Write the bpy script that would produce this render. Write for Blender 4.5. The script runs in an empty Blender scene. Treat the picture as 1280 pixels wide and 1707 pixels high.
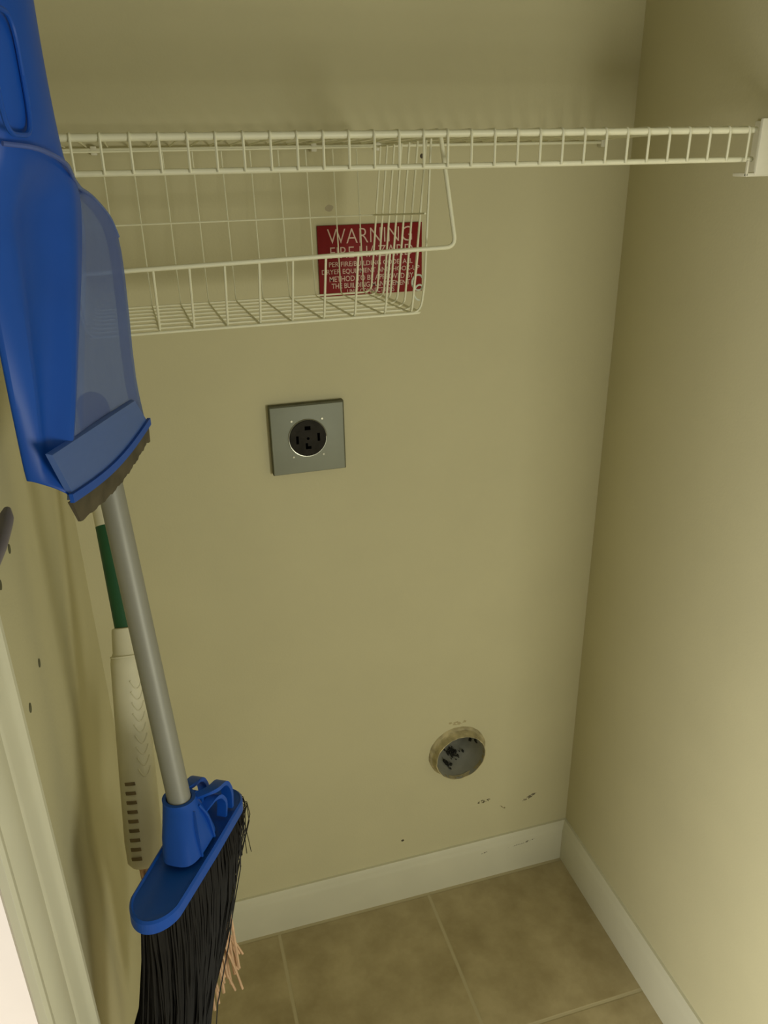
import bpy, bmesh, math, random
from mathutils import Vector, Matrix
random.seed(7)
S = bpy.context.scene
COL = S.collection

# ------------------------------------------------------------------ camera
cam_d = bpy.data.cameras.new('camera')
cam = bpy.data.objects.new('camera', cam_d); COL.objects.link(cam)
R_ = Vector((0.95893, -0.28313, -0.01712)); U_ = Vector((0.1299, 0.3847, 0.91386)); F_ = R_.cross(U_) * -1
cam.matrix_world = Matrix(((R_.x, U_.x, -F_.x, -0.7325), (R_.y, U_.y, -F_.y, -1.1629), (R_.z, U_.z, -F_.z, 1.4236), (0, 0, 0, 1)))
cam_d.sensor_fit = 'HORIZONTAL'; cam_d.sensor_width = 36; cam_d.lens = 1332.5 / 1280 * 36
cam_d.clip_start = 0.02
S.camera = cam
# ------------------------------------------------------------------ light
S.view_settings.view_transform = 'Standard'; S.view_settings.look = 'None'
S.view_settings.gamma = 1; S.view_settings.use_curve_mapping = False
S.view_settings.exposure = -0.10
W = bpy.data.worlds.new('world'); S.world = W; W.use_nodes = True
W.node_tree.nodes['Background'].inputs[0].default_value = (0.97, 1.0, 0.84, 1)
W.node_tree.nodes['Background'].inputs[1].default_value = 0.235

def area(name, loc, target, sx, sy, power, color):
    d = bpy.data.lights.new(name, 'AREA'); d.shape = 'RECTANGLE'; d.size = sx; d.size_y = sy
    d.energy = power; d.color = color
    o = bpy.data.objects.new(name, d); COL.objects.link(o); o.location = loc
    o.rotation_euler = (Vector(target) - Vector(loc)).to_track_quat('-Z', 'Y').to_euler()
    return o
area('room_light', (0.04, -1.95, 0.90), (-0.52, 0, 0.75), 0.32, 0.42, 10.2, (1.0, 0.97, 0.80))
area('doorway_light', (-1.9, -1.10, 0.60), (0.0, -0.65, 0.25), 0.8, 0.6, 40, (1.0, 0.97, 0.90))

# ------------------------------------------------------------------ helpers
def link(name, bm, mat, parent=None, smooth=True, ang=40):
    me = bpy.data.meshes.new(name)
    bmesh.ops.recalc_face_normals(bm, faces=bm.faces[:])
    bm.to_mesh(me); bm.free()
    me.materials.append(mat)
    if smooth:
        for p in me.polygons: p.use_smooth = True
        me.set_sharp_from_angle(angle=math.radians(ang))
    o = bpy.data.objects.new(name, me); COL.objects.link(o)
    if parent: o.parent = parent; o.matrix_parent_inverse = Matrix.Translation(-Vector(parent.location))
    return o

def thing(name, label, cat, loc=(0, 0, 0), group=None):
    o = bpy.data.objects.new(name, None); COL.objects.link(o); o.location = loc
    o.empty_display_size = 0.02
    o['label'] = label; o['category'] = cat
    if group: o['group'] = group
    return o

def tag(o, label, cat, group=None):
    o['label'] = label; o['category'] = cat
    if group: o['group'] = group
    return o

def struct(name, bm, mat, smooth=False, ang=30):
    o = link(name, bm, mat, None, smooth, ang); o['kind'] = 'structure'; return o

def box(bm, lo, hi, bev=0.0, seg=2):
    t = bmesh.new()
    bmesh.ops.create_cube(t, size=1)
    lo, hi = Vector(lo), Vector(hi)
    for v in t.verts:
        v.co = Vector((lo[i] + (v.co[i] + .5) * (hi[i] - lo[i]) for i in range(3)))
    if bev: bmesh.ops.bevel(t, geom=t.edges[:], offset=bev, segments=seg, affect='EDGES', profile=0.5)
    merge(bm, t)

def merge(bm, t):
    me = bpy.data.meshes.new('tmp'); t.to_mesh(me); t.free(); bm.from_mesh(me); bpy.data.meshes.remove(me)

def rnd_path(pts, rad, seg=5):
    """polyline with rounded corners"""
    pts = [Vector(p) for p in pts]; out = [pts[0]]
    for i in range(1, len(pts) - 1):
        a, b, c = pts[i-1], pts[i], pts[i+1]
        d1 = (a - b); d2 = (c - b); r = min(rad, d1.length * .45, d2.length * .45)
        p, q = b + d1.normalized() * r, b + d2.normalized() * r
        for k in range(seg + 1):
            t = k / seg; out.append(p * (1-t)**2 + b * 2*t*(1-t) + q * t*t)
    out.append(pts[-1]); return out

def tube(bm, pts, r, n=8, caps=True):
    pts = [Vector(p) for p in pts]; m = len(pts)
    rs = r if isinstance(r, (list, tuple)) else [r] * m
    tang = [(pts[min(i+1, m-1)] - pts[max(i-1, 0)]).normalized() for i in range(m)]
    a = tang[0].orthogonal().normalized(); rings = []
    for i in range(m):
        a = (a - tang[i] * a.dot(tang[i])).normalized(); b = tang[i].cross(a)
        rings.append([bm.verts.new(pts[i] + (a * math.cos(2*math.pi*k/n) + b * math.sin(2*math.pi*k/n)) * rs[i]) for k in range(n)])
    for i in range(m - 1):
        for k in range(n):
            bm.faces.new((rings[i][k], rings[i][(k+1) % n], rings[i+1][(k+1) % n], rings[i+1][k]))
    if caps:
        bm.faces.new(rings[0][::-1]); bm.faces.new(rings[-1])

def wire(name, pts, r, mat, parent, n=8):
    bm = bmesh.new(); tube(bm, pts, r, n); return link(name, bm, mat, parent)

def prism(bm, poly, f, depth_vec):
    """poly of 2D points mapped by f to 3D, extruded by depth_vec"""
    a = [bm.verts.new(f(*p)) for p in poly]; d = Vector(depth_vec)
    b = [bm.verts.new(v.co + d) for v in a]; n = len(a)
    bm.faces.new(a); bm.faces.new(b[::-1])
    for i in range(n): bm.faces.new((a[i], b[i], b[(i+1) % n], a[(i+1) % n]))

def loft(bm, rows, closed=False, caps=False):
    V = [[bm.verts.new(Vector(p)) for p in row] for row in rows]
    for i in range(len(V) - 1):
        n = len(V[i])
        for k in range(n if closed else n - 1):
            bm.faces.new((V[i][k], V[i][(k+1) % n], V[i+1][(k+1) % n], V[i+1][k]))
    if caps: bm.faces.new(V[0]); bm.faces.new(V[-1][::-1])

# ------------------------------------------------------------------ materials
def nt(m): return m.node_tree.nodes, m.node_tree.links
def mat(name, col, rough=.5, metal=0, spec=.5, noise=None, bump=None, **kw):
    """noise=(scale, amount) colour variation, bump=(scale, strength, distance)"""
    m = bpy.data.materials.new(name); m.use_nodes = True; N, L = nt(m)
    P = N['Principled BSDF']; P.inputs['Base Color'].default_value = (*col, 1)
    P.inputs['Roughness'].default_value = rough; P.inputs['Metallic'].default_value = metal
    P.inputs['Specular IOR Level'].default_value = spec
    for k, v in kw.items(): P.inputs[k].default_value = v
    tc = N.new('ShaderNodeTexCoord')
    if noise:
        n = N.new('ShaderNodeTexNoise'); n.inputs['Scale'].default_value = noise[0]; n.inputs['Detail'].default_value = 4
        L.new(tc.outputs['Object'], n.inputs['Vector'])
        r = N.new('ShaderNodeMapRange'); r.inputs[1].default_value = .3; r.inputs[2].default_value = .7
        r.inputs[3].default_value = 1 - noise[1]; r.inputs[4].default_value = 1 + noise[1]
        L.new(n.outputs['Fac'], r.inputs[0])
        x = N.new('ShaderNodeVectorMath'); x.operation = 'SCALE'; x.inputs[0].default_value = col
        L.new(r.outputs[0], x.inputs['Scale']); L.new(x.outputs[0], P.inputs['Base Color'])
    if bump:
        n = N.new('ShaderNodeTexNoise'); n.inputs['Scale'].default_value = bump[0]; n.inputs['Detail'].default_value = 3
        L.new(tc.outputs['Object'], n.inputs['Vector'])
        b = N.new('ShaderNodeBump'); b.inputs['Strength'].default_value = bump[1]; b.inputs['Distance'].default_value = bump[2]
        L.new(n.outputs['Fac'], b.inputs['Height']); L.new(b.outputs[0], P.inputs['Normal'])
    return m

def add_spots(m, spots):
    """small scuffs and marks with a shape of their own: (centre, half sizes, tilt about y, colour, noise scale, threshold)"""
    N, L = nt(m); P = N['Principled BSDF']; tc = N.new('ShaderNodeTexCoord')
    for (c, rad, tilt, colr, ns, thr) in spots:
        mp = N.new('ShaderNodeMapping'); mp.vector_type = 'TEXTURE'
        mp.inputs['Location'].default_value = c; mp.inputs['Rotation'].default_value = (0, tilt, 0); mp.inputs['Scale'].default_value = rad
        L.new(tc.outputs['Object'], mp.inputs[0])
        ln = N.new('ShaderNodeVectorMath'); ln.operation = 'LENGTH'; L.new(mp.outputs[0], ln.inputs[0])
        n = N.new('ShaderNodeTexNoise'); n.inputs['Scale'].default_value = ns; n.inputs['Detail'].default_value = 3
        L.new(tc.outputs['Object'], n.inputs['Vector'])
        s = N.new('ShaderNodeMath'); s.operation = 'SUBTRACT'; s.inputs[0].default_value = 1.0; L.new(ln.outputs['Value'], s.inputs[1])
        ml = N.new('ShaderNodeMath'); ml.operation = 'MULTIPLY'; ml.use_clamp = True; L.new(s.outputs[0], ml.inputs[0]); ml.inputs[1].default_value = 2.5
        mu = N.new('ShaderNodeMath'); mu.operation = 'MULTIPLY'; L.new(ml.outputs[0], mu.inputs[0]); L.new(n.outputs['Fac'], mu.inputs[1])
        g = N.new('ShaderNodeMapRange'); g.inputs[1].default_value = thr; g.inputs[2].default_value = thr + .06
        L.new(mu.outputs[0], g.inputs[0])
        mx = N.new('ShaderNodeMix'); mx.data_type = 'RGBA'; mx.inputs[7].default_value = (*colr, 1)
        L.new(g.outputs[0], mx.inputs[0])
        inp = P.inputs['Base Color']
        if inp.links: L.new(inp.links[0].from_socket, mx.inputs[6])
        else: mx.inputs[6].default_value = inp.default_value
        L.new(mx.outputs[2], inp)

CREAM = (0.595, 0.56, 0.365)
M_wall = mat('cream_wall_paint', CREAM, .75, spec=.25, noise=(6, .025), bump=(260, .35, .0006))
M_back = mat('cream_back_wall_paint', CREAM, .75, spec=.25, noise=(6, .025), bump=(260, .35, .0006))
DK = (.09, .075, .05)
add_spots(M_back, [
    ((-.195, 0, .204), (.022, .05, .007), -.1, (.12, .10, .06), 190, .47),
    ((-.092, 0, .186), (.026, .05, .006), -.42, (.16, .14, .10), 170, .45),
    ((-.150, 0, .174), (.018, .05, .003), .7, (.25, .21, .12), 170, .47),
    ((-.3723, 0, .1504), (.004, .05, .0035), 0, DK, 60, .2),
    ((-.3488, 0, 1.440), (.004, .05, .004), 0, DK, 40, .15),
    ((-.3338, 0, 1.4242), (.0035, .05, .004), 0, DK, 40, .15),
    ((-.258, 0, .420), (.030, .05, .008), .1, (.44, .38, .22), 150, .46),
    ((-.255, 0, .350), (.075, .05, .080), 0, (.40, .34, .19), 75, .42),
    ((-.47, 0, 1.36), (.008, .05, .006), 0, (.45, .40, .28), 200, .3)])
M_base = mat('white_baseboard_paint', (.64, .625, .485), .5, noise=(9, .03), bump=(120, .15, .0006))
add_spots(M_base, [
    ((-.195, 0, .073), (.012, .05, .002), -.25, DK, 220, .42),
    ((-.115, 0, .072), (.045, .05, .0018), -.06, DK, 160, .48),
    ((-.09, 0, .076), (.020, .05, .0018), -.1, DK, 200, .42)])
M_trim = mat('white_trim_paint', (.70, .69, .55), .45, noise=(20, .02))
M_jamb = mat('white_jamb_paint', (.66, .60, .56), .5, noise=(30, .02))
M_ceil = mat('ceiling_paint', (.7, .67, .55), .8, noise=(10, .02))
M_shelf = mat('white_vinyl_wire', (.80, .79, .60), .42, noise=(60, .03))
M_brack = mat('white_bracket_plastic', (.72, .70, .56), .5, noise=(40, .03))
M_steel = mat('grey_steel_plate', (.27, .29, .24), .55, .1, noise=(30, .04))
M_dark = mat('edge_shade_and_hole', (.10, .10, .055), .7, noise=(60, .2))  # shade on the outlet's sides painted in; also colours the screw holes
M_black = mat('black_bakelite', (.024, .022, .018), .7, spec=.15, noise=(70, .3))
M_void = mat('slot_dark', (.001, .001, .001), .9, spec=0, noise=(70, .3))
M_screw = mat('steel_screw', (.55, .53, .40), .3, .8, noise=(200, .1))
M_ring = mat('steel_ring', (.42, .42, .34), .3, .9, noise=(60, .05))
M_red = mat('red_engraved_plastic', (.21, .008, .008), .5, spec=.2, noise=(25, .06))
M_text = mat('engraved_white_text', (.62, .44, .36), .6, noise=(90, .05))
M_blue = mat('blue_plastic', (.008, .082, .46), .42, spec=.3, noise=(14, .06))
M_pole = mat('grey_painted_pole', (.30, .30, .26), .48, .2, noise=(30, .03))
M_bris = mat('black_bristle', (.007, .006, .005), .6, spec=.25, noise=(90, .4))
M_green = mat('green_painted_pole', (.012, .085, .032), .4, noise=(30, .08))
M_cream_pl = mat('off_white_plastic', (.70, .67, .50), .45, noise=(30, .04))
M_cord = mat('peach_cotton_cord', (.66, .44, .28), .85, noise=(70, .12), bump=(900, .5, .001))
M_rub = mat('dark_brown_rubber', (.075, .062, .040), .6, noise=(45, .35))
M_hook = mat('lavender_grey_plastic', (.20, .18, .22), .5, noise=(40, .05))
M_duct = mat('galvanised_duct', (.42, .42, .36), .6, .2, noise=(22, .2))
M_collar = mat('caulked_collar', (.42, .365, .21), .8, noise=(55, .35), bump=(90, .8, .002))
M_lint = mat('dark_lint', (.045, .045, .035), .95, noise=(60, .4))
M_tie = mat('pale_twist_tie', (.62, .66, .56), .5, noise=(60, .05))

# translucent blue plastic of the dustpan
def trans_blue(name, col, tr, mixf):
    m = bpy.data.materials.new(name); m.use_nodes = True; N, L = nt(m)
    P = N['Principled BSDF']; P.inputs['Base Color'].default_value = (*col, 1); P.inputs['Roughness'].default_value = .35
    n = N.new('ShaderNodeTexNoise'); n.inputs['Scale'].default_value = 12
    r = N.new('ShaderNodeMapRange'); r.inputs[3].default_value = mixf - .03; r.inputs[4].default_value = mixf + .03
    L.new(n.outputs['Fac'], r.inputs[0])
    t = N.new('ShaderNodeBsdfTransparent'); t.inputs[0].default_value = (*tr, 1)
    mx = N.new('ShaderNodeMixShader'); L.new(r.outputs[0], mx.inputs[0]); L.new(P.outputs[0], mx.inputs[1]); L.new(t.outputs[0], mx.inputs[2])
    L.new(mx.outputs[0], N['Material Output'].inputs[0]); return m
M_pan = trans_blue('translucent_blue_plastic', (.145, .215, .50), (.66, .76, 1.0), .47)
M_lip = trans_blue('thick_blue_plastic', (.070, .155, .48), (.5, .65, .95), .12)

# tiled floor
def floor_mat():
    m = bpy.data.materials.new('beige_floor_tile'); m.use_nodes = True; N, L = nt(m); P = N['Principled BSDF']
    tc = N.new('ShaderNodeTexCoord')
    mp = N.new('ShaderNodeMapping'); mp.inputs['Location'].default_value = (.322, .334, 0); L.new(tc.outputs['Object'], mp.inputs[0])
    n1 = N.new('ShaderNodeTexNoise'); n1.inputs['Scale'].default_value = 9; n1.inputs['Detail'].default_value = 5; n1.inputs['Roughness'].default_value = .6
    L.new(tc.outputs['Object'], n1.inputs['Vector'])
    cr = N.new('ShaderNodeValToRGB')
    cr.color_ramp.elements[0].position = .34; cr.color_ramp.elements[0].color = (.31, .25, .125, 1)
    cr.color_ramp.elements[1].position = .66; cr.color_ramp.elements[1].color = (.47, .395, .225, 1)
    L.new(n1.outputs['Fac'], cr.inputs[0])
    sp = N.new('ShaderNodeSeparateXYZ'); L.new(mp.outputs[0], sp.inputs[0])
    dist = []
    for ax in (0, 1):
        q = N.new('ShaderNodeMath'); q.operation = 'PINGPONG'; q.inputs[1].default_value = .1585
        L.new(sp.outputs[ax], q.inputs[0]); dist.append(q)
    mn = N.new('ShaderNodeMath'); mn.operation = 'MINIMUM'; L.new(dist[0].outputs[0], mn.inputs[0]); L.new(dist[1].outputs[0], mn.inputs[1])
    g = N.new('ShaderNodeMapRange'); g.inputs[1].default_value = .002; g.inputs[2].default_value = .0042; L.new(mn.outputs[0], g.inputs[0])
    mx = N.new('ShaderNodeMix'); mx.data_type = 'RGBA'; mx.inputs[6].default_value = (.47, .41, .25, 1)
    L.new(g.outputs[0], mx.inputs[0]); L.new(cr.outputs[0], mx.inputs[7]); L.new(mx.outputs[2], P.inputs['Base Color'])
    b = N.new('ShaderNodeBump'); b.inputs['Distance'].default_value = .001; b.inputs['Strength'].default_value = .6
    L.new(g.outputs[0], b.inputs['Height']); L.new(b.outputs[0], P.inputs['Normal'])
    P.inputs['Roughness'].default_value = .5; return m
M_floor = floor_mat()

# ------------------------------------------------------------------ room shell
XL = -0.8738; T = .013; BH = .101; HC = 2.44; YF = -1.9
# back wall with the round hole of the dryer duct
VX, VZ, VR = -.2575, .350, .0535
bm = bmesh.new()
x0, x1 = XL, 0.0; n = 48
circ = [bm.verts.new((VX + VR*math.cos(2*math.pi*k/n), 0, VZ + VR*math.sin(2*math.pi*k/n))) for k in range(n)]
hb = .12
def sq(k):
    a = 2*math.pi*k/n; c, s = math.cos(a), math.sin(a); m_ = max(abs(c), abs(s)); return (VX + hb*c/m_, 0, VZ + hb*s/m_)
sqv = [bm.verts.new(sq(k)) for k in range(n)]
for k in range(n): bm.faces.new((circ[k], circ[(k+1) % n], sqv[(k+1) % n], sqv[k]))
def quad(bm, pts): bm.faces.new([bm.verts.new(p) for p in pts])
quad(bm, [(x0, 0, 0), (VX-hb, 0, 0), (VX-hb, 0, HC), (x0, 0, HC)])
quad(bm, [(VX+hb, 0, 0), (x1, 0, 0), (x1, 0, HC), (VX+hb, 0, HC)])
quad(bm, [(VX-hb, 0, 0), (VX+hb, 0, 0), (VX+hb, 0, VZ-hb), (VX-hb, 0, VZ-hb)])
quad(bm, [(VX-hb, 0, VZ+hb), (VX+hb, 0, VZ+hb), (VX+hb, 0, HC), (VX-hb, 0, HC)])
struct('wall_back', bm, M_back)
bm = bmesh.new(); box(bm, (0, -.86, 0), (.1, .1, HC)); struct('wall_right', bm, M_wall)
YO = -.727   # edge of the doorway in the left wall
bm = bmesh.new()
box(bm, (XL-.115, YO-.001, 0), (XL, .1, HC)); box(bm, (XL-.115, YO-.80, 2.04), (XL, YO-.001, HC)); box(bm, (XL-.115, YF, 0), (XL, YO-.80, HC))
struct('wall_left', bm, M_wall)
bm = bmesh.new(); box(bm, (-2.3, YF-.6, -.05), (1.0, .1, 0)); struct('floor', bm, M_floor)
bm = bmesh.new(); box(bm, (XL-.115, YF, HC), (1.0, .1, HC+.05)); struct('ceiling', bm, M_ceil)
# header over the closet opening
bm = bmesh.new(); box(bm, (XL, -.80, 2.03), (0, -.69, HC)); struct('wall_header', bm, M_wall)
# baseboards: profile in (offset from wall, height)
BP = [(0, 0), (T, 0), (T, BH-.022), (T-.002, BH-.016), (T-.0045, BH-.010), (T-.006, BH-.003), (T-.008, BH), (0, BH)]
def base(name, f0, f1):
    bm = bmesh.new(); loft(bm, [[f0(o, h) for o, h in BP], [f1(o, h) for o, h in BP]], closed=True, caps=True)
    return struct(name, bm, M_base, True, 35)
base('baseboard_back', lambda o, h: (XL+o, -o, h), lambda o, h: (-o, -o, h))
base('baseboard_right', lambda o, h: (-o, -o, h), lambda o, h: (-o, -.86, h))
base('baseboard_left', lambda o, h: (XL+o, -o, h), lambda o, h: (XL+o, -.632, h))
# door casing round the doorway in the left wall: colonial profile (y, offset)
CP = [(-.632, 0), (-.632, .0165), (-.634, .018), (-.641, .018), (-.6455, .0155), (-.650, .0135), (-.672, .0125), (-.676, .0105),
      (-.684, .0112), (-.694, .0108), (-.704, .0085), (-.711, .0055), (-.715, .0068), (-.720, .0080), (-.724, .0080), (-.727, .006), (-.727, 0)]
bm = bmesh.new()
H1 = 2.03
loft(bm, [[(XL+o, y, 0) for y, o in CP], [(XL+o, y, H1 + (-.632 - y) * -1 + .0) for y, o in CP]], closed=True, caps=True)
yo2 = YO-.80
def mir(y): return yo2 - (y - YO) 
loft(bm, [[(XL+o, y, H1 + (y + .727)) for y, o in CP], [(XL+o, mir(y), H1 + (y + .727)) for y, o in CP]], closed=True, caps=True)
loft(bm, [[(XL+o, mir(y), 0) for y, o in CP], [(XL+o, mir(y), H1 + (y + .727)) for y, o in CP]], closed=True, caps=True)
struct('trim_1', bm, M_trim, True, 25)
bm = bmesh.new()
box(bm, (XL-.13, YO-.004, 0), (XL+.0005, YO, 2.05)); box(bm, (XL-.13, YO-.80, 2.03), (XL+.0005, YO-.004, 2.05)); box(bm, (XL-.13, YO-.80, 0), (XL+.0005, YO-.796, 2.03))
struct('trim_2', bm, M_jamb)

# ------------------------------------------------------------------ wire shelf
YS, ZS, LIP, X0, SP = -.3353, 1.4476, .0332, -.7781, .0254
ZB = 1.4415
shelf = thing('wire_shelf', 'long white vinyl coated wire shelf running wall to wall near the top', 'shelf', (-.45, -.17, ZS))
wire('front_rail', [(XL+.004, YS, ZS-.0035), (-.056, YS, ZS-.0035)], .0036, M_shelf, shelf, 10)
wire('lower_rail', [(XL+.004, YS, ZS-LIP), (-.056, YS, ZS-LIP)], .0029, M_shelf, shelf, 10)
wire('back_rail', [(XL+.004, -.009, ZB-.0035), (-.052, -.009, ZB-.0035)], .0022, M_shelf, shelf, 10)
for i in range(-3, 29):
    x = X0 + SP*i
    path = rnd_path([(x, -.006, ZB), (x, YS-.0042, ZS), (x, YS-.0036, ZS-LIP-.001)], .005, 4)
    wire('cross_wire', path, [.0010] + [.00135]*(len(path)-1), M_shelf, shelf, 6)
for cx_ in (-.77, -.49, -.40, -.055):
    bm = bmesh.new(); box(bm, (cx_-.004, -.012, ZB-.010), (cx_+.004, 0, ZB+.001), .0015)
    link('wall_clip', bm, M_brack, shelf)
# end bracket on the right wall
br = thing('shelf_bracket', 'white plastic end bracket screwed to the right wall at the shelf end', 'bracket', (-.02, YS, 1.43))
bm = bmesh.new()
box(bm, (-.060, YS-.014, 1.3975), (-.0005, YS-.0095, 1.4555), .0012)
box(bm, (-.006, YS-.012, 1.3975), (-.0005, -.27, 1.4555), .001)
link('plate', bm, M_brack, br)
bm = bmesh.new()
box(bm, (-.071, YS-.013, 1.3965), (-.0005, YS+.010, 1.4005), .001)
box(bm, (-.071, YS-.013, 1.3965), (-.0685, YS-.010, 1.4135), .0006)
link('cradle', bm, M_brack, br)

# ------------------------------------------------------------------ basket under the shelf
BX, BY, BZ, RZ, TL, YW, BS = -.4416, -.29, 1.2615, .0025, -.0206, .0162, .035
def BM(X, Y, Z): return Vector((BX + X - YW*Y, BY + Y + YW*X, BZ + Z + RZ*X + TL*Y))
bk = thing('wire_basket', 'white wire under-shelf basket hanging from the shelf in front of the red sign', 'basket', tuple(BM(-.17, .1, 0)))
XR, XLb, D, RH, RF = .008, -.352, .197, .066, -.0214
def rimz(X): return RH + .0045 + .017*X
top = 1.4445 - BZ
# rim rod with the two hanger arms over the deck
rim = rnd_path([BM(.026, .03, top+.0035), BM(.024, -.012, top+.0035), BM(.040, RF, rimz(.04)), BM(-.388, RF, rimz(-.388)), BM(-.374, -.012, top+.0035), BM(-.376, .03, top+.0035)], .012, 6)
wire('rim', rim, .0024, M_shelf, bk, 10)
wire('bottom_edge', rnd_path([BM(XR, D, .0), BM(XR, 0, 0), BM(XLb, 0, 0), BM(XLb, D, 0)], .008, 4), .0016, M_shelf, bk)
for k in range(10):
    X = -.0035 - BS*k if k == 0 else -BS*k
    pts = rnd_path([BM(X, RF, rimz(X)), BM(X, 0, 0), BM(X, D, 0), BM(X + (.0 if k else 0), D+.016, top - .006)], .009, 4)
    wire('rib_wire', pts, [.00125]*(len(pts)-6) + [.0009]*6, M_shelf, bk, 6)
for j in range(8):
    Y = D*j/7
    if j == 0:
        pts = rnd_path([BM(XR+.010, Y-.002, top-.004), BM(XR+.004, Y, .03), BM(XR-.001, Y, 0), BM(XLb+.001, Y, 0), BM(XLb-.004, Y, .03), BM(XLb-.010, Y-.002, top-.004)], .012, 5)
    else:
        pts = rnd_path([BM(XR+.016, Y, top-.004), BM(XR-.001, Y, 0), BM(XLb+.001, Y, 0), BM(XLb-.016, Y, top-.004)], .010, 5)
    wire('side_wire', pts, .00125, M_shelf, bk, 6)
wire('back_wire', rnd_path([BM(XR+.008, D*.05, .105), BM(XR+.008, D+.008, .097), BM(XLb-.008, D+.008, .097), BM(XLb-.008, .01, .10)], .008, 4), .0011, M_shelf, bk, 6)
wire('top_wire', rnd_path([BM(XR+.018, -.010, top-.004), BM(XR+.018, D+.017, top-.004), BM(XLb-.018, D+.017, top-.004), BM(XLb-.018, -.01, top-.004)], .008, 4), .0015, M_shelf, bk, 6)
# twist tie on the basket corner
tp = []
for k in range(26):
    a = k/25*math.pi*3.6
    tp.append(BM(XR-.003 + .0055*math.cos(a), .004 + .003*math.sin(a*.5), .038 - .019*k/25 + .0055*math.sin(a)))
bm = bmesh.new(); tube(bm, tp, .0011, 6)
tag(link('twist_tie', bm, M_tie), 'small pale twist tie curled round the right front corner of the wire basket', 'twist tie')

# ------------------------------------------------------------------ warning sign
SX, SZ, SWd, SHt = -.4894, 1.3373, .1549, .0968
sg = thing('warning_sign', 'red plastic warning sign with engraved white lettering fixed to the back wall', 'sign', (SX+SWd/2, 0, SZ-SHt))
bm = bmesh.new(); box(bm, (SX, -.0035, SZ-SHt), (SX+SWd, 0, SZ), .0006); link('plate', bm, M_red, sg)
def text(txt, x0, x1, ztop, h, thin, parent):
    cu = bpy.data.curves.new('lettering', 'FONT'); cu.body = txt; cu.size = 1; cu.extrude = 0.0; cu.offset = thin; cu.resolution_u = 4
    o = bpy.data.objects.new('lettering', cu); COL.objects.link(o)
    bpy.context.view_layer.update()
    me = bpy.data.meshes.new_from_object(o.evaluated_get(bpy.context.evaluated_depsgraph_get()))
    bpy.data.objects.remove(o); bpy.data.curves.remove(cu)
    xs = [v.co.x for v in me.vertices]; ys = [v.co.y for v in me.vertices]
    a, b, c, d = min(xs), max(xs), min(ys), max(ys)
    for v in me.vertices:
        v.co = Vector((SX + x0 + (v.co.x-a)/(b-a)*(x1-x0) - parent.location.x, -.0039, ztop - h + (v.co.y-c)/(d-c)*h - parent.location.z))
    me.materials.append(M_text)
    t = bpy.data.objects.new('lettering', me); COL.objects.link(t); t.parent = parent
k_ = SWd/1150.0   # sign units: 1150 wide, about 760 tall
for txt, a, b, zt, hh, th in [
        ('WARNING', 105, 1035, 35, 150, -.012), ('FIRE HAZARD', 130, 1045, 220, 112, -.010),
        ('PER FIRE/BUILDING CODE, ALL', 110, 1040, 372, 58, .008), ('DRYER EQUIPMENT AND HOOK-UP', 30, 1120, 448, 58, .008),
        ('METHOD TO BE APPROVED BY', 110, 1050, 522, 56, .008), ('THE BUILDING MANAGEMENT', 130, 1010, 596, 54, .008),
        ('UNIT CONNECTIONS', 300, 830, 664, 50, .008)]:
    text(txt, a*k_, b*k_, SZ - zt*k_*.985, hh*k_, th, sg)

# ------------------------------------------------------------------ dryer outlet
OX, OZ, OS = -.5786, 1.0898, .115
ou = thing('dryer_outlet', 'square grey steel dryer outlet with a round black socket on the back wall', 'outlet', (OX+OS/2, 0, OZ-OS))
PJ = .013
q = PJ/1.163   # keep the outline of the front face inside the measured outline
ax, az = OX + .004, OZ - .004
bm = bmesh.new(); box(bm, (ax-.003, -PJ+.002, az-OS+.006), (ax+OS-.003, 0, az+.001), .001); link('painted_shade_rim', bm, M_dark, ou)  # dark colour stands in for shade on the raised plate's sides
bm = bmesh.new(); box(bm, (ax-.002, -PJ, az-OS+.007), (ax+OS-.005, -PJ+.003, az-.001), .0012); link('cover_plate', bm, M_steel, ou)
ocx, ocz = -.5215, 1.0335
def disc(bm, c, r, y0, y1, n=40, rx=1.0):
    a = [bm.verts.new((c[0] + r*math.cos(2*math.pi*k/n), y0, c[1] + r*math.sin(2*math.pi*k/n))) for k in range(n)]
    b = [bm.verts.new((v.co.x, y1, v.co.z)) for v in a]
    bm.faces.new(a[::-1]); bm.faces.new(b)
    for k in range(n): bm.faces.new((a[k], a[(k+1) % n], b[(k+1) % n], b[k]))
bm = bmesh.new()
tube(bm, [(ocx + .0292*math.cos(2*math.pi*k/40), -PJ-.0006, ocz + .0292*math.sin(2*math.pi*k/40)) for k in range(41)], .0011, 6, False)
link('metal_ring', bm, M_ring, ou)
bm = bmesh.new(); disc(bm, (ocx, ocz), .0282, -PJ-.0035, -PJ+.002)
bmesh.ops.bevel(bm, geom=[e for e in bm.edges if abs(e.verts[0].co.y+PJ+.0035) < 1e-6 and abs(e.verts[1].co.y+PJ+.0035) < 1e-6], offset=.0012, segments=2, affect='EDGES')
recv = link('receptacle', bm, M_black, ou)
fy0, fy1 = -PJ-.0038, -PJ-.0030
for (dx, dz, w, h, L_) in [(-.0165, -.001, .0038, .0125, 0), (.0165, .001, .0038, .0125, 0), (0, .0165, .009, .006, 0), (.0, -.0145, .0085, .0045, 1)]:
    bm = bmesh.new(); box(bm, (ocx+dx-w/2, fy0, ocz+dz-h/2), (ocx+dx+w/2, fy1, ocz+dz+h/2))
    if L_: box(bm, (ocx+dx-w/2, fy0, ocz+dz-h/2), (ocx+dx-w/2+.0035, fy1, ocz+dz+h/2+.005))
    o = link('slot', bm, M_void, recv, False)
bm = bmesh.new(); disc(bm, (ocx, ocz), .0022, fy0, fy1, 16); o = link('centre_hole', bm, M_void, recv, False)
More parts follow.
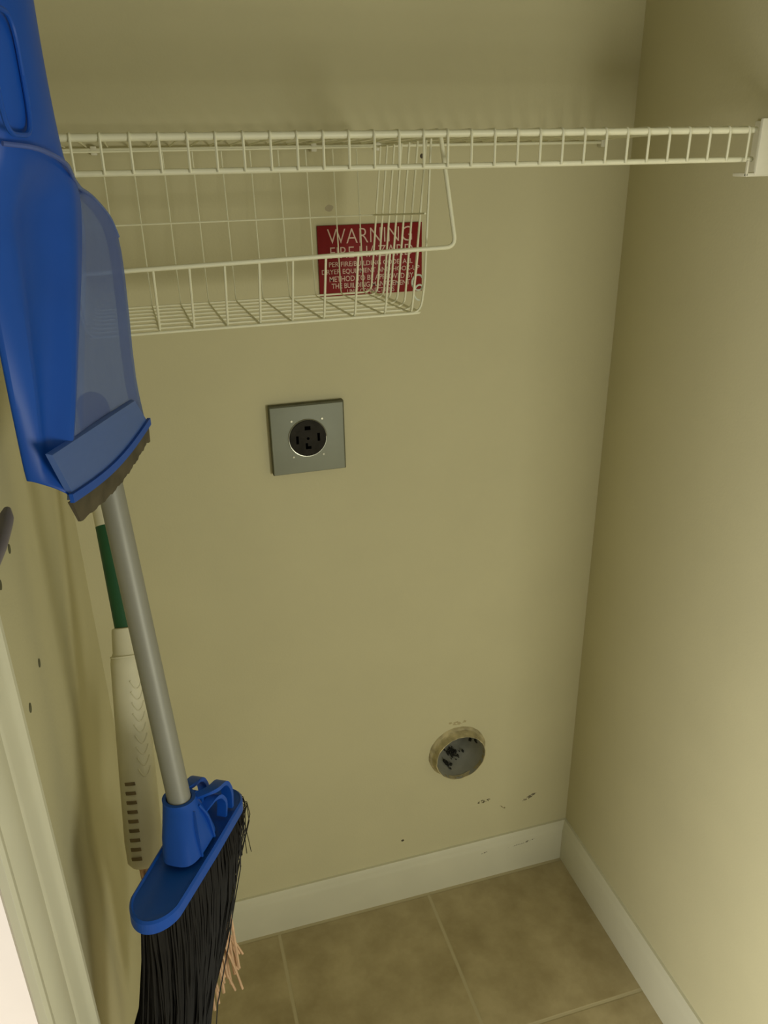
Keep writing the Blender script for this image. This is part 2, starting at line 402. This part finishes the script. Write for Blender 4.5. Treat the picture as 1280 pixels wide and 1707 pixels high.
for sx_, sz_ in ((-.0235, .0285), (.0235, .0285), (-.0235, -.0285), (.0235, -.0285)):
    bm = bmesh.new(); disc(bm, (ocx+sx_, ocz+sz_), .0015, -PJ-.0012, -PJ+.001, 16); link('screw', bm, M_screw, ou)

# ------------------------------------------------------------------ dryer duct
du = thing('dryer_vent', 'round open metal dryer vent duct low on the back wall', 'vent', (VX, 0, VZ-.05))
PR = .021
def ring_rows(spec, n=48, jit=0):
    rows = []
    for (r, y) in spec:
        rows.append([(VX + (r + random.uniform(-jit, jit))*math.cos(2*math.pi*k/n), y, VZ + (r + random.uniform(-jit, jit))*math.sin(2*math.pi*k/n)) for k in range(n)])
    return rows
bm = bmesh.new(); loft(bm, ring_rows([(.0595, .0), (.0575, -.0035), (.0545, -.005), (.0530, -.010), (.0520, -.016), (.0512, -PR), (.0498, -PR), (.0495, -.012)], 48, .0007), closed=True)
link('collar', bm, M_collar, du)
bm = bmesh.new(); loft(bm, ring_rows([(.0497, -PR+.0005), (.0497, .05), (.0490, .051), (.0490, .115), (.042, .122), (.0001, .125)]), closed=True)
link('duct_pipe', bm, M_duct, du)
rl = random.Random(3)
def lint_patch(ang0, y0, ra, ry, nb, ls):
    bm = bmesh.new()
    for _ in range(nb):
        a = ang0 + rl.gauss(0, ra); y = y0 + rl.gauss(0, ry); s = rl.uniform(.4, 1)*ls
        c = Vector((VX + (.0488-s*.2)*math.cos(a), y, VZ + (.0488-s*.2)*math.sin(a)))
        t = bmesh.new(); bmesh.ops.create_icosphere(t, subdivisions=1, radius=s)
        for v in t.verts:
            v.co = c + Vector((v.co.x*.6, v.co.y*rl.uniform(.6, 1.5), v.co.z*.6)) * rl.uniform(.7, 1.2)
        merge(bm, t)
    return bm
for args in ((-1.36, .052, .13, .010, 60, .0042), (-1.86, .020, .12, .006, 26, .0036), (-.34, .046, .06, .004, 14, .0040), (-.10, .022, .045, .003, 10, .0038)):
    o = link('lint', lint_patch(*args), M_lint, du); o['kind'] = 'stuff'

# ------------------------------------------------------------------ left wall: screw holes and grey hook
for k, (y, z, pl) in enumerate([(-.4735, 1.1184, 'upper pair, nearer the back wall'), (-.5346, 1.1151, 'upper pair, at the photo\'s left edge'),
                     (-.4585, .9903, 'lower pair, nearer the back wall'), (-.5337, .9933, 'lower pair, nearer the door casing')]):
    bm = bmesh.new(); 
    ring = [(XL+.0006, y + .0045*math.cos(a)*1.0, z + .0042*math.sin(a)) for a in [2*math.pi*i/14 for i in range(14)]]
    vs = [bm.verts.new(p) for p in ring]; vb = [bm.verts.new((XL-.001, p[1], p[2])) for p in ring]
    bm.faces.new(vs)
    for i in range(14): bm.faces.new((vs[i], vs[(i+1) % 14], vb[(i+1) % 14], vb[i]))
    tag(link('screw_hole', bm, M_dark, None, False), 'small dark screw hole in the left wall, ' + pl, 'screw hole', 'screw holes in the left wall')
hk = thing('wall_hook', 'lavender-grey plastic wall hook at the left edge above the screw holes', 'hook', (XL, -.60, 1.13))
bm = bmesh.new(); tube(bm, rnd_path([(XL+.011, -.5005, 1.1655), (XL+.011, -.520, 1.1610), (XL+.011, -.560, 1.159), (XL+.008, -.62, 1.158)], .01), [.003]+[.0058]*12+[.0058], 12)
link('prong', bm, M_hook, hk)
bm = bmesh.new(); box(bm, (XL, -.632, 1.13), (XL+.006, -.585, 1.19), .002); link('mount', bm, M_hook, hk)

# ------------------------------------------------------------------ dustpan
N0 = Vector((-.80199, -.58813, 1.19551)); EW = Vector((.29148, .95658, 0)); EN = Vector((-.95658, .29148, 0)); EZ = Vector((0, 0, 1))
def DP(w, n, h): return N0 + EW*w + EN*n + EZ*h
dp = thing('dustpan', 'blue translucent plastic dustpan with dark rubber lip hanging beside the broom', 'dustpan', tuple(DP(.09, .01, -.02)))
rowsP = [(.008, .187, -.006), (.035, .181, .013), (.050, .1795, .023), (.076, .181, .040), (.100, .185, .055), (.117, .187, .065), (.135, .189, .076), (.147, .1895, .084),
         (.158, .1893, .090), (.170, .1865, .097), (.178, .182, .102), (.185, .175, .103), (.192, .164, .105), (.198, .152, .107), (.2045, .138, .109), (.209, .123, .110)]
bm = bmesh.new(); rows = []
for h, Rr, Fd in rowsP:
    row = [DP(Rr-.001, .010, h), DP(Rr, .003, h)]
    for k in range(8):
        t = k/7; row.append(DP(Rr-.002 + (Fd-Rr+.002)*t, 0.0 + .0015*math.sin(math.pi*t), h))
    rows.append(row)
loft(bm, rows)
o = link('pan_face', bm, M_pan, dp); o['label'] = 'pale translucent blue pan panel'
m_ = o.modifiers.new('thickness', 'SOLIDIFY'); m_.thickness = .0018; m_.offset = 0
# body: the deeper blue side of the pan running up into the handle
rowsB = [(.0105, -.004, -.013, .020), (.0112, -.004, -.013, .020), (.022, .004, -.013, .0205), (.040, .016, -.012, .021), (.076, .040, -.012, .021), (.117, .065, -.011, .021), (.147, .084, -.010, .021), (.170, .097, -.009, .021),
         (.185, .104, -.008, .021), (.198, .109, -.006, .021), (.209, .111, -.004, .021), (.2165, .1055, -.003, .021), (.2230, .0955, -.002, .021), (.2308, .0855, -.001, .020), (.246, .0800, 0, .018),
         (.2625, .0768, .002, .018), (.294, .0738, .004, .018), (.32, .074, .006, .018), (.36, .074, .008, .018), (.40, .073, .010, .018), (.425, .066, .018, .014), (.435, .055, .028, .010)]
bm = bmesh.new(); rows = []
for i, (h, Fd, Lw, en) in enumerate(rowsB):
    row = []
    hf = min(1, max(0, (h-.2)/.04))       # 0 pan, 1 handle
    if hf > 0: row.append(DP(Fd, .016*hf, h))
    else: row.append(DP(Fd, .0006, h))
    row.append(DP(Fd, 0, h))
    nseg = 12
    for k in range(1, nseg + 1):
        t = k/nseg; hh_ = h + .0155*t*max(0, 1 - (h-.0105)/.04)
        w = Fd + (Lw-Fd)*t
        ridge = -.006*math.exp(-((t-.22)/.10)**2) + .005*math.exp(-((t-.50)/.20)**2) - .005*math.exp(-((t-.84)/.10)**2)
        n_ = en*t**1.6*(1-.9*hf) + ridge*(1-hf)*min(1, max(0, h-.0105)/.05) + hf*(-.010*math.sin(math.pi*min(1, t*1.02))**.6)
        row.append(DP(w, n_, hh_))
    row.append(DP(Lw, en+.003, hh_))
    rows.append(row)
loft(bm, rows)
o = link('pan_side', bm, M_blue, dp); o['label'] = 'deep blue pan side and handle'
m_ = o.modifiers.new('thickness', 'SOLIDIFY'); m_.thickness = .0020; m_.offset = 1
s_ = o.modifiers.new('smooth', 'SUBSURF'); s_.levels = 1; s_.render_levels = 1
# shoulder rim bead between handle and pan
bead = [DP(-.004, -.001, .2395), DP(.012, -.0135, .2375), DP(.033, -.018, .2320), DP(.055, -.016, .2270), DP(.075, -.010, .2225), DP(.095, -.004, .2165), DP(.113, -.001, .2105), DP(.123, 0, .2085), DP(.138, .0, .2040), DP(.152, 0, .1975), DP(.164, 0, .1915), DP(.175, 0, .1845), DP(.1865, 0, .170)]
bm = bmesh.new(); tube(bm, rnd_path(bead, .01, 3), .0016, 8); o = link('shoulder_rim', bm, M_pan, dp)
# raised oval grip on the handle
gp = []
for k in range(33):
    a = 2*math.pi*k/32; c, s = math.cos(a), math.sin(a)
    gp.append(DP(.001 + .0195*math.copysign(abs(c)**.5, c), -.0105, .277 + .033*math.copysign(abs(s)**.5, s)))
bm = bmesh.new(); tube(bm, gp, .0016, 8, False); link('handle_grip', bm, M_blue, dp)
# thick band above the lip
bm = bmesh.new()
rows = []
for t in [i/12 for i in range(13)]:
    wt = -.026 + .182*t; wb = -.004 + .189*t
    up = .0500 - .0145*t; dn = .0112 - .0058*t - .0076*math.sin(math.pi*t)
    rows.append([DP(wt, -.0012, up), DP(wt+.001, -.0036, up-.0012), DP(wb, -.0036, dn), DP(wb, .0006, dn-.001), DP(wt, .0006, up)])
loft(bm, rows, closed=True, caps=True)
o = link('lip_band', bm, M_lip, dp); o['label'] = 'raised blue band above the rubber lip'
bm = bmesh.new(); rows = []
for t in [i/20 for i in range(21)]:
    w = -.010 + .196*t; c = .0105 - .0045*t - .0075*math.sin(math.pi*t)
    rows.append([DP(w, -.0060, c+.0035), DP(w, -.0060, c-.003), DP(w, -.003, c-.003), DP(w, -.003, c+.0035)])
loft(bm, rows, closed=True, caps=True); link('lip_bead', bm, M_blue, dp)
bm = bmesh.new(); rows = []
for i in range(41):
    t = i/40; w = -.008 + .194*t; c = .0070 - .0045*t - .0078*math.sin(math.pi*t)
    wd = .0195 - .0065*t + .0006*math.sin(i*1.3) + .0005*math.sin(i*3.1)
    if i >= 39: wd += .0015*(i-38)
    lean = .005*(1-t)
    rows.append([DP(w, -.0035, c), DP(w+lean*2, -.0028, c-wd), DP(w+lean*2, -.0008, c-wd), DP(w, -.0002, c)])
loft(bm, rows, closed=True, caps=True); o = link('rubber_lip', bm, M_rub, dp); o['label'] = 'worn dark brown rubber lip'
# pin on the left wall the dustpan hangs from (above the frame)
hk2 = thing('hanging_hook', 'grey wall hook above the dustpan handle on the left wall', 'hook', (XL, -.56, 1.60))
wire('prong', rnd_path([(XL, DP(.04, 0, 0).y, 1.606), (XL+.03, DP(.04, 0, 0).y, 1.604), (DP(.04, -.006, 0).x, DP(.04, -.006, 0).y, 1.6035), (DP(.04, -.02, 0).x+.004, DP(.04, -.02, 0).y, 1.618)], .008), .003, M_pole, hk2)
bm = bmesh.new(); yy = DP(.04, 0, 0).y; box(bm, (XL, yy-.012, 1.585), (XL+.004, yy+.012, 1.63), .001); link('mount', bm, M_pole, hk2)

# ------------------------------------------------------------------ broom
PT = Vector((-.785, -.443, 1.151)); PB = Vector((-.7645, -.5125, .838))
dv = (PT-PB).normalized(); PTOP = PT + dv*.078
br_ = thing('broom', 'broom with grey metal pole, blue plastic head and black bristles by the left wall', 'broom', tuple(PB))
wire('pole', [PB - dv*.004, PTOP], .0116, M_pole, br_, 24)
bm = bmesh.new(); tube(bm, [PTOP-dv*.034, PTOP-dv*.033, PTOP-dv*.002, PTOP+dv*.004, PTOP+dv*.0085, PTOP+dv*.011], [.0125, .0140, .0140, .0122, .0080, .002], 24); link('end_cap', bm, M_blue, br_)
HA = Vector((-.7955, -.5965, .8075)); HB = Vector((-.7235, -.4695, .7940))
HC0 = (HA+HB)/2; HX = (HB-HA).normalized(); HL = (HB-HA).length/2
HY = Vector((0, 0, 1)).cross(HX).normalized(); HZ = HX.cross(HY).normalized()   # HY points away from the camera side
def HP(x, y, z): return HC0 + HX*x + HY*y + HZ*z
bm = bmesh.new()
TH = .015
def plate_outline(z, inset):
    pts = []
    for k in range(64):
        a = 2*math.pi*k/64; c, s = math.cos(a), math.sin(a); wy = .0272
        x = (HL - .004)*(1 if c > 1e-6 else -1 if c < -1e-6 else 0) + (wy-inset)*c
        y = (wy-inset)*s*(1 - .10*abs(x/HL)**2)
        pts.append(HP(x, y, z - .0035*(x/HL)**2))
    return pts
loft(bm, [plate_outline(-TH, .002), plate_outline(-TH+.002, 0), plate_outline(-.002, 0), plate_outline(0, .0022), plate_outline(-.0015, .004)], closed=True, caps=True)
link('head_block', bm, M_blue, br_)
# socket: round at the pole, flaring to an oval foot
bm = bmesh.new(); rows = []
s0 = HP(-.001, 0, 0); 
for t in [0, .1, .25, .4, .55, .7, .82, .92, 1.0]:
    c = s0.lerp(PB + dv*.004, t)
    ra = .0155 + .017*(1-t)**.75; rb = .019*(1-t) + .0155*t
    if t > .9: ra = .0165; rb = .0165
    ex = .62 + .38*max(0, t-.4)/.6
    rows.append([c + HX*ra*math.copysign(abs(math.cos(2*math.pi*k/32))**ex, math.cos(2*math.pi*k/32)) + HY*rb*math.copysign(abs(math.sin(2*math.pi*k/32))**ex, math.sin(2*math.pi*k/32)) for k in range(32)])
c = PB + dv*.004
rows.append([c + HX*.0128*math.cos(2*math.pi*k/32) + HY*.0128*math.sin(2*math.pi*k/32) for k in range(32)])
rows.append([c - dv*.02 + HX*.0122*math.cos(2*math.pi*k/32) + HY*.0122*math.sin(2*math.pi*k/32) for k in range(32)])
loft(bm, rows, closed=True); link('socket', bm, M_blue, br_)
# upright fins on the socket
def ribbon(pts, w, th, wd=HY):
    bm = bmesh.new(); pts = [Vector(p) for p in pts]; rows = []
    for i, p_ in enumerate(pts):
        t = (pts[min(i+1, len(pts)-1)] - pts[max(i-1, 0)]).normalized(); nrm = t.cross(wd).normalized()
        rows.append([p_ + wd*w + nrm*th, p_ - wd*w + nrm*th, p_ - wd*w - nrm*th, p_ + wd*w - nrm*th])
    loft(bm, rows, closed=True, caps=True); return bm
for xx in (-.014, .014):
    base_ = HP(xx, -.0175, -.001); topp = s0.lerp(PB+dv*.001, .86) + HX*(xx*.35) - HY*.0150
    mid = base_.lerp(topp, .6) + HX*(xx*.25) - HY*.002
    link('fin', ribbon(rnd_path([base_, mid, topp], .02, 5), .0030, .0012), M_blue, br_)
# looped braces
t0 = PB + dv*.000
for yo in (-.0135, .0135):
    pts = rnd_path([t0 + HX*.008 + HY*yo*.85, HP(.030, yo, .043), HP(.052, yo, .038), HP(.063, yo, .018), HP(.061, yo, -.002)], .026, 7)
    link('brace', ribbon(pts, .0058, .0022), M_blue, br_)
for yo in (-.0135, .0135):
    pts = rnd_path([t0 - dv*.022 + HX*.011 + HY*yo*.85, HP(.036, yo, .034), HP(.050, yo, .014), HP(.046, yo, -.002)], .018, 6)
    link('brace', ribbon(pts, .0050, .0020), M_blue, br_)
# bristles
rb = random.Random(11); bm = bmesh.new()
def strand(x, y, ln, extra=0, r=.00075, wob=.003):
    u = (x+HL+.02)/(2*(HL+.02))
    lean = -.27 - .60*u + extra
    p0 = HP(x, y, -TH+.002)
    d = (HX*(lean) + HY*(y*2.2 + rb.gauss(0, .03)) + Vector((0, 0, -1))).normalized()
    out = HX*(.012+.040*u**2) - HY*.0
    pts = []
    ph = rb.uniform(0, 6.28); am = rb.gauss(0, wob)
    for k in range(6):
        t = k/5
        pts.append(p0 + d*ln*t + out*math.sin(math.pi*min(t*1.25, 1))*1.0 + HX*am*math.sin(t*3+ph)*t + HY*rb.gauss(0, .0006)*t)
    tube(bm, pts, [r]*5+[r*.6], 3, False)
for i in range(2600):
    x = rb.uniform(-1, 1); y = rb.uniform(-1, 1)
    if abs(x)**3 + y*y > 1: continue
    x *= HL+.018; y *= .022
    u = (x+HL+.02)/(2*(HL+.02))
    strand(x, y, .275 - .075*u + rb.gauss(0, .008), rb.gauss(0, .02))
for i in range(70):
    strand(HL+.016-rb.random()**2*.03, rb.uniform(-.015, .012), rb.uniform(.06, .16), rb.uniform(-.06, .22), .0006, .010)
# dense inner core so that the bundle is solid
rows = []
for t in [0, .25, .5, .75, 1.0]:
    row = []
    for k in range(28):
        a = 2*math.pi*k/28; x = (HL+.010)*math.cos(a); y = .015*math.sin(a)
        u = (x+HL+.02)/(2*(HL+.02)); lean = -.27 - .60*u
        d = (HX*lean + HY*(y*2.0) + Vector((0, 0, -1))).normalized(); ln = .25 - .08*u
        row.append(HP(x, y, -TH+.002) + d*ln*t + HX*(.010+.034*u**2)*math.sin(math.pi*min(t*1.25, 1)))
    rows.append(row)
loft(bm, rows, closed=True, caps=True)
o = link('bristles', bm, M_bris, br_); o['kind'] = 'stuff'
# a few stray bristles
bm = bmesh.new()
def stray(pts, r=.0006): tube(bm, rnd_path(pts, .02, 5), r, 4, False)
for a in range(5):
    e = HP(HL+.014, -.004*a+.004, -TH)
    stray([e, e + HX*(.018-.003*a) + Vector((0, 0, -.004*a)), e + HX*.016 + Vector((0, 0, -.045-.006*a)), e + HX*(.004+.004*a) + Vector((0, 0, -.095))])
e = HP(HL+.012, 0, -TH-.05); stray([e, e + HX*.012 + Vector((0, 0, -.02)), e + HX*.020 + Vector((0, 0, -.065))])
link('stray_bristles', bm, M_bris, br_)['kind'] = 'stuff'

# ------------------------------------------------------------------ mop behind the broom
mp = thing('mop', 'string mop with green and white pole and white plastic grip standing behind the broom', 'mop', (-.812, -.43, .66))
G1 = Vector((-.8035, -.294, .9174)); G0 = Vector((-.8075, -.2213, 1.0235)) ; gd = (G0-G1).normalized()
G1 = Vector((-.8070, -.294, .9174)); G0 = Vector((-.8150, -.2240, 1.0215))
gd = (G0-G1).normalized()
SB = Vector((-.8165, -.4263, .6769))
wire('green_pole', [G1 - gd*.01, G0], .0108, M_green, mp, 20)['label'] = 'green section of the mop pole'
wire('white_pole', [G0, G0 + gd*.26], .0108, M_cream_pl, mp, 20)['label'] = 'white upper section of the mop pole'
sd = (SB-G1).normalized()
L0 = (SB-G1).length
bm = bmesh.new(); tube(bm, [G1 - sd*.001, G1, G1+sd*.004, G1 + sd*.028, G1 + sd*.033, G1 + sd*.040, G1 + sd*.10, G1 + sd*.18, G1 + sd*(L0-.03), G1 + sd*(L0-.006), G1+sd*L0],
    [.0118, .0140, .0146, .0155, .0180, .0190, .0200, .0208, .0215, .0200, .0150], 32)
link('grip_sleeve', bm, M_cream_pl, mp)['label'] = 'off-white plastic sleeve of the mop'
bm = bmesh.new(); tube(bm, [G1+sd*.0325 + (sd.orthogonal().normalized()*math.cos(a)+sd.cross(sd.orthogonal().normalized())*math.sin(a))*.0182 for a in [2*math.pi*k/32 for k in range(33)]], .0009, 6, False); link('sleeve_seam', bm, M_cream_pl, mp)
# local frame on the sleeve: side facing the camera
vc = (Vector((-.7325, -1.1629, 1.4236)) - (G1+SB)/2); vc = (vc - sd*vc.dot(sd)).normalized(); vr = sd.cross(vc).normalized()
if vr.dot(R_) < 0: vr = -vr
def SLV(s, ang, r=.0207): return G1 + sd*s + (vc*math.cos(ang) + vr*math.sin(ang))*r
for k in range(9):
    s = .065 + .0125*k
    rr = .0192 + (.0205-.0192)*k/8
    pts = [SLV(s - .004 + .010*math.sin((i/8)*math.pi)*1.0, .05 + .75*i/8, rr+.0002) for i in range(9)]
    wire('grip_ridge', pts, .0011, M_cream_pl, mp, 6)
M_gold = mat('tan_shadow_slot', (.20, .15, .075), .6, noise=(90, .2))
for k in range(9):
    s = L0 - .098 + .0105*k
    bm = bmesh.new()
    rows = [[SLV(s-.0018, a, .0212), SLV(s-.0018, a, .0224), SLV(s+.0018, a+.03, .0224), SLV(s+.0018, a+.03, .0212)] for a in [-.75 + .55*i/5 for i in range(6)]]
    loft(bm, rows, closed=True, caps=True)
    link('ratchet_slot', bm, M_gold, mp)
# strings
rs = random.Random(5); bm = bmesh.new()
for i in range(70):
    a = rs.uniform(0, 2*math.pi); q_ = rs.random()**.5*.011
    st = SB - sd*.004 + Vector((q_*math.cos(a), q_*math.sin(a), 0))
    f = rs.random()
    side = rs.uniform(.0, .088) if f > .35 else rs.uniform(-.012, .03)
    ln = .175 - .0*side + rs.uniform(-.02, .015) + (0 if side > .04 else .04)
    fwd = rs.uniform(-.03, .03)
    end = SB + Vector((side+.008, fwd - .02, -ln - .01))
    pts = []
    for k in range(9):
        t = k/8
        x = side*(t**.35 if side > 0 else t); 
        pts.append(st.lerp(end, t) + Vector((x - side*t, 0, .0)) + Vector((rs.gauss(0, .0012), rs.gauss(0, .0012), 0)))
    tube(bm, pts, .0016, 5)
for (ex, ez) in [(.072, -.10), (.078, -.12), (.070, -.135), (.082, -.15), (.076, -.165), (.066, -.178), (.058, -.195), (.088, -.14), (.052, -.205)]:
    st = SB + Vector((ex*.55, -.01, -.02)); en_ = SB + Vector((ex, -.03, ez-.03))
    tube(bm, rnd_path([SB, st, SB + Vector((ex*.98, -.02, ez*.55)), en_], .02, 4), .0021, 6)
link('strings', bm, M_cord, mp)['kind'] = 'stuff'
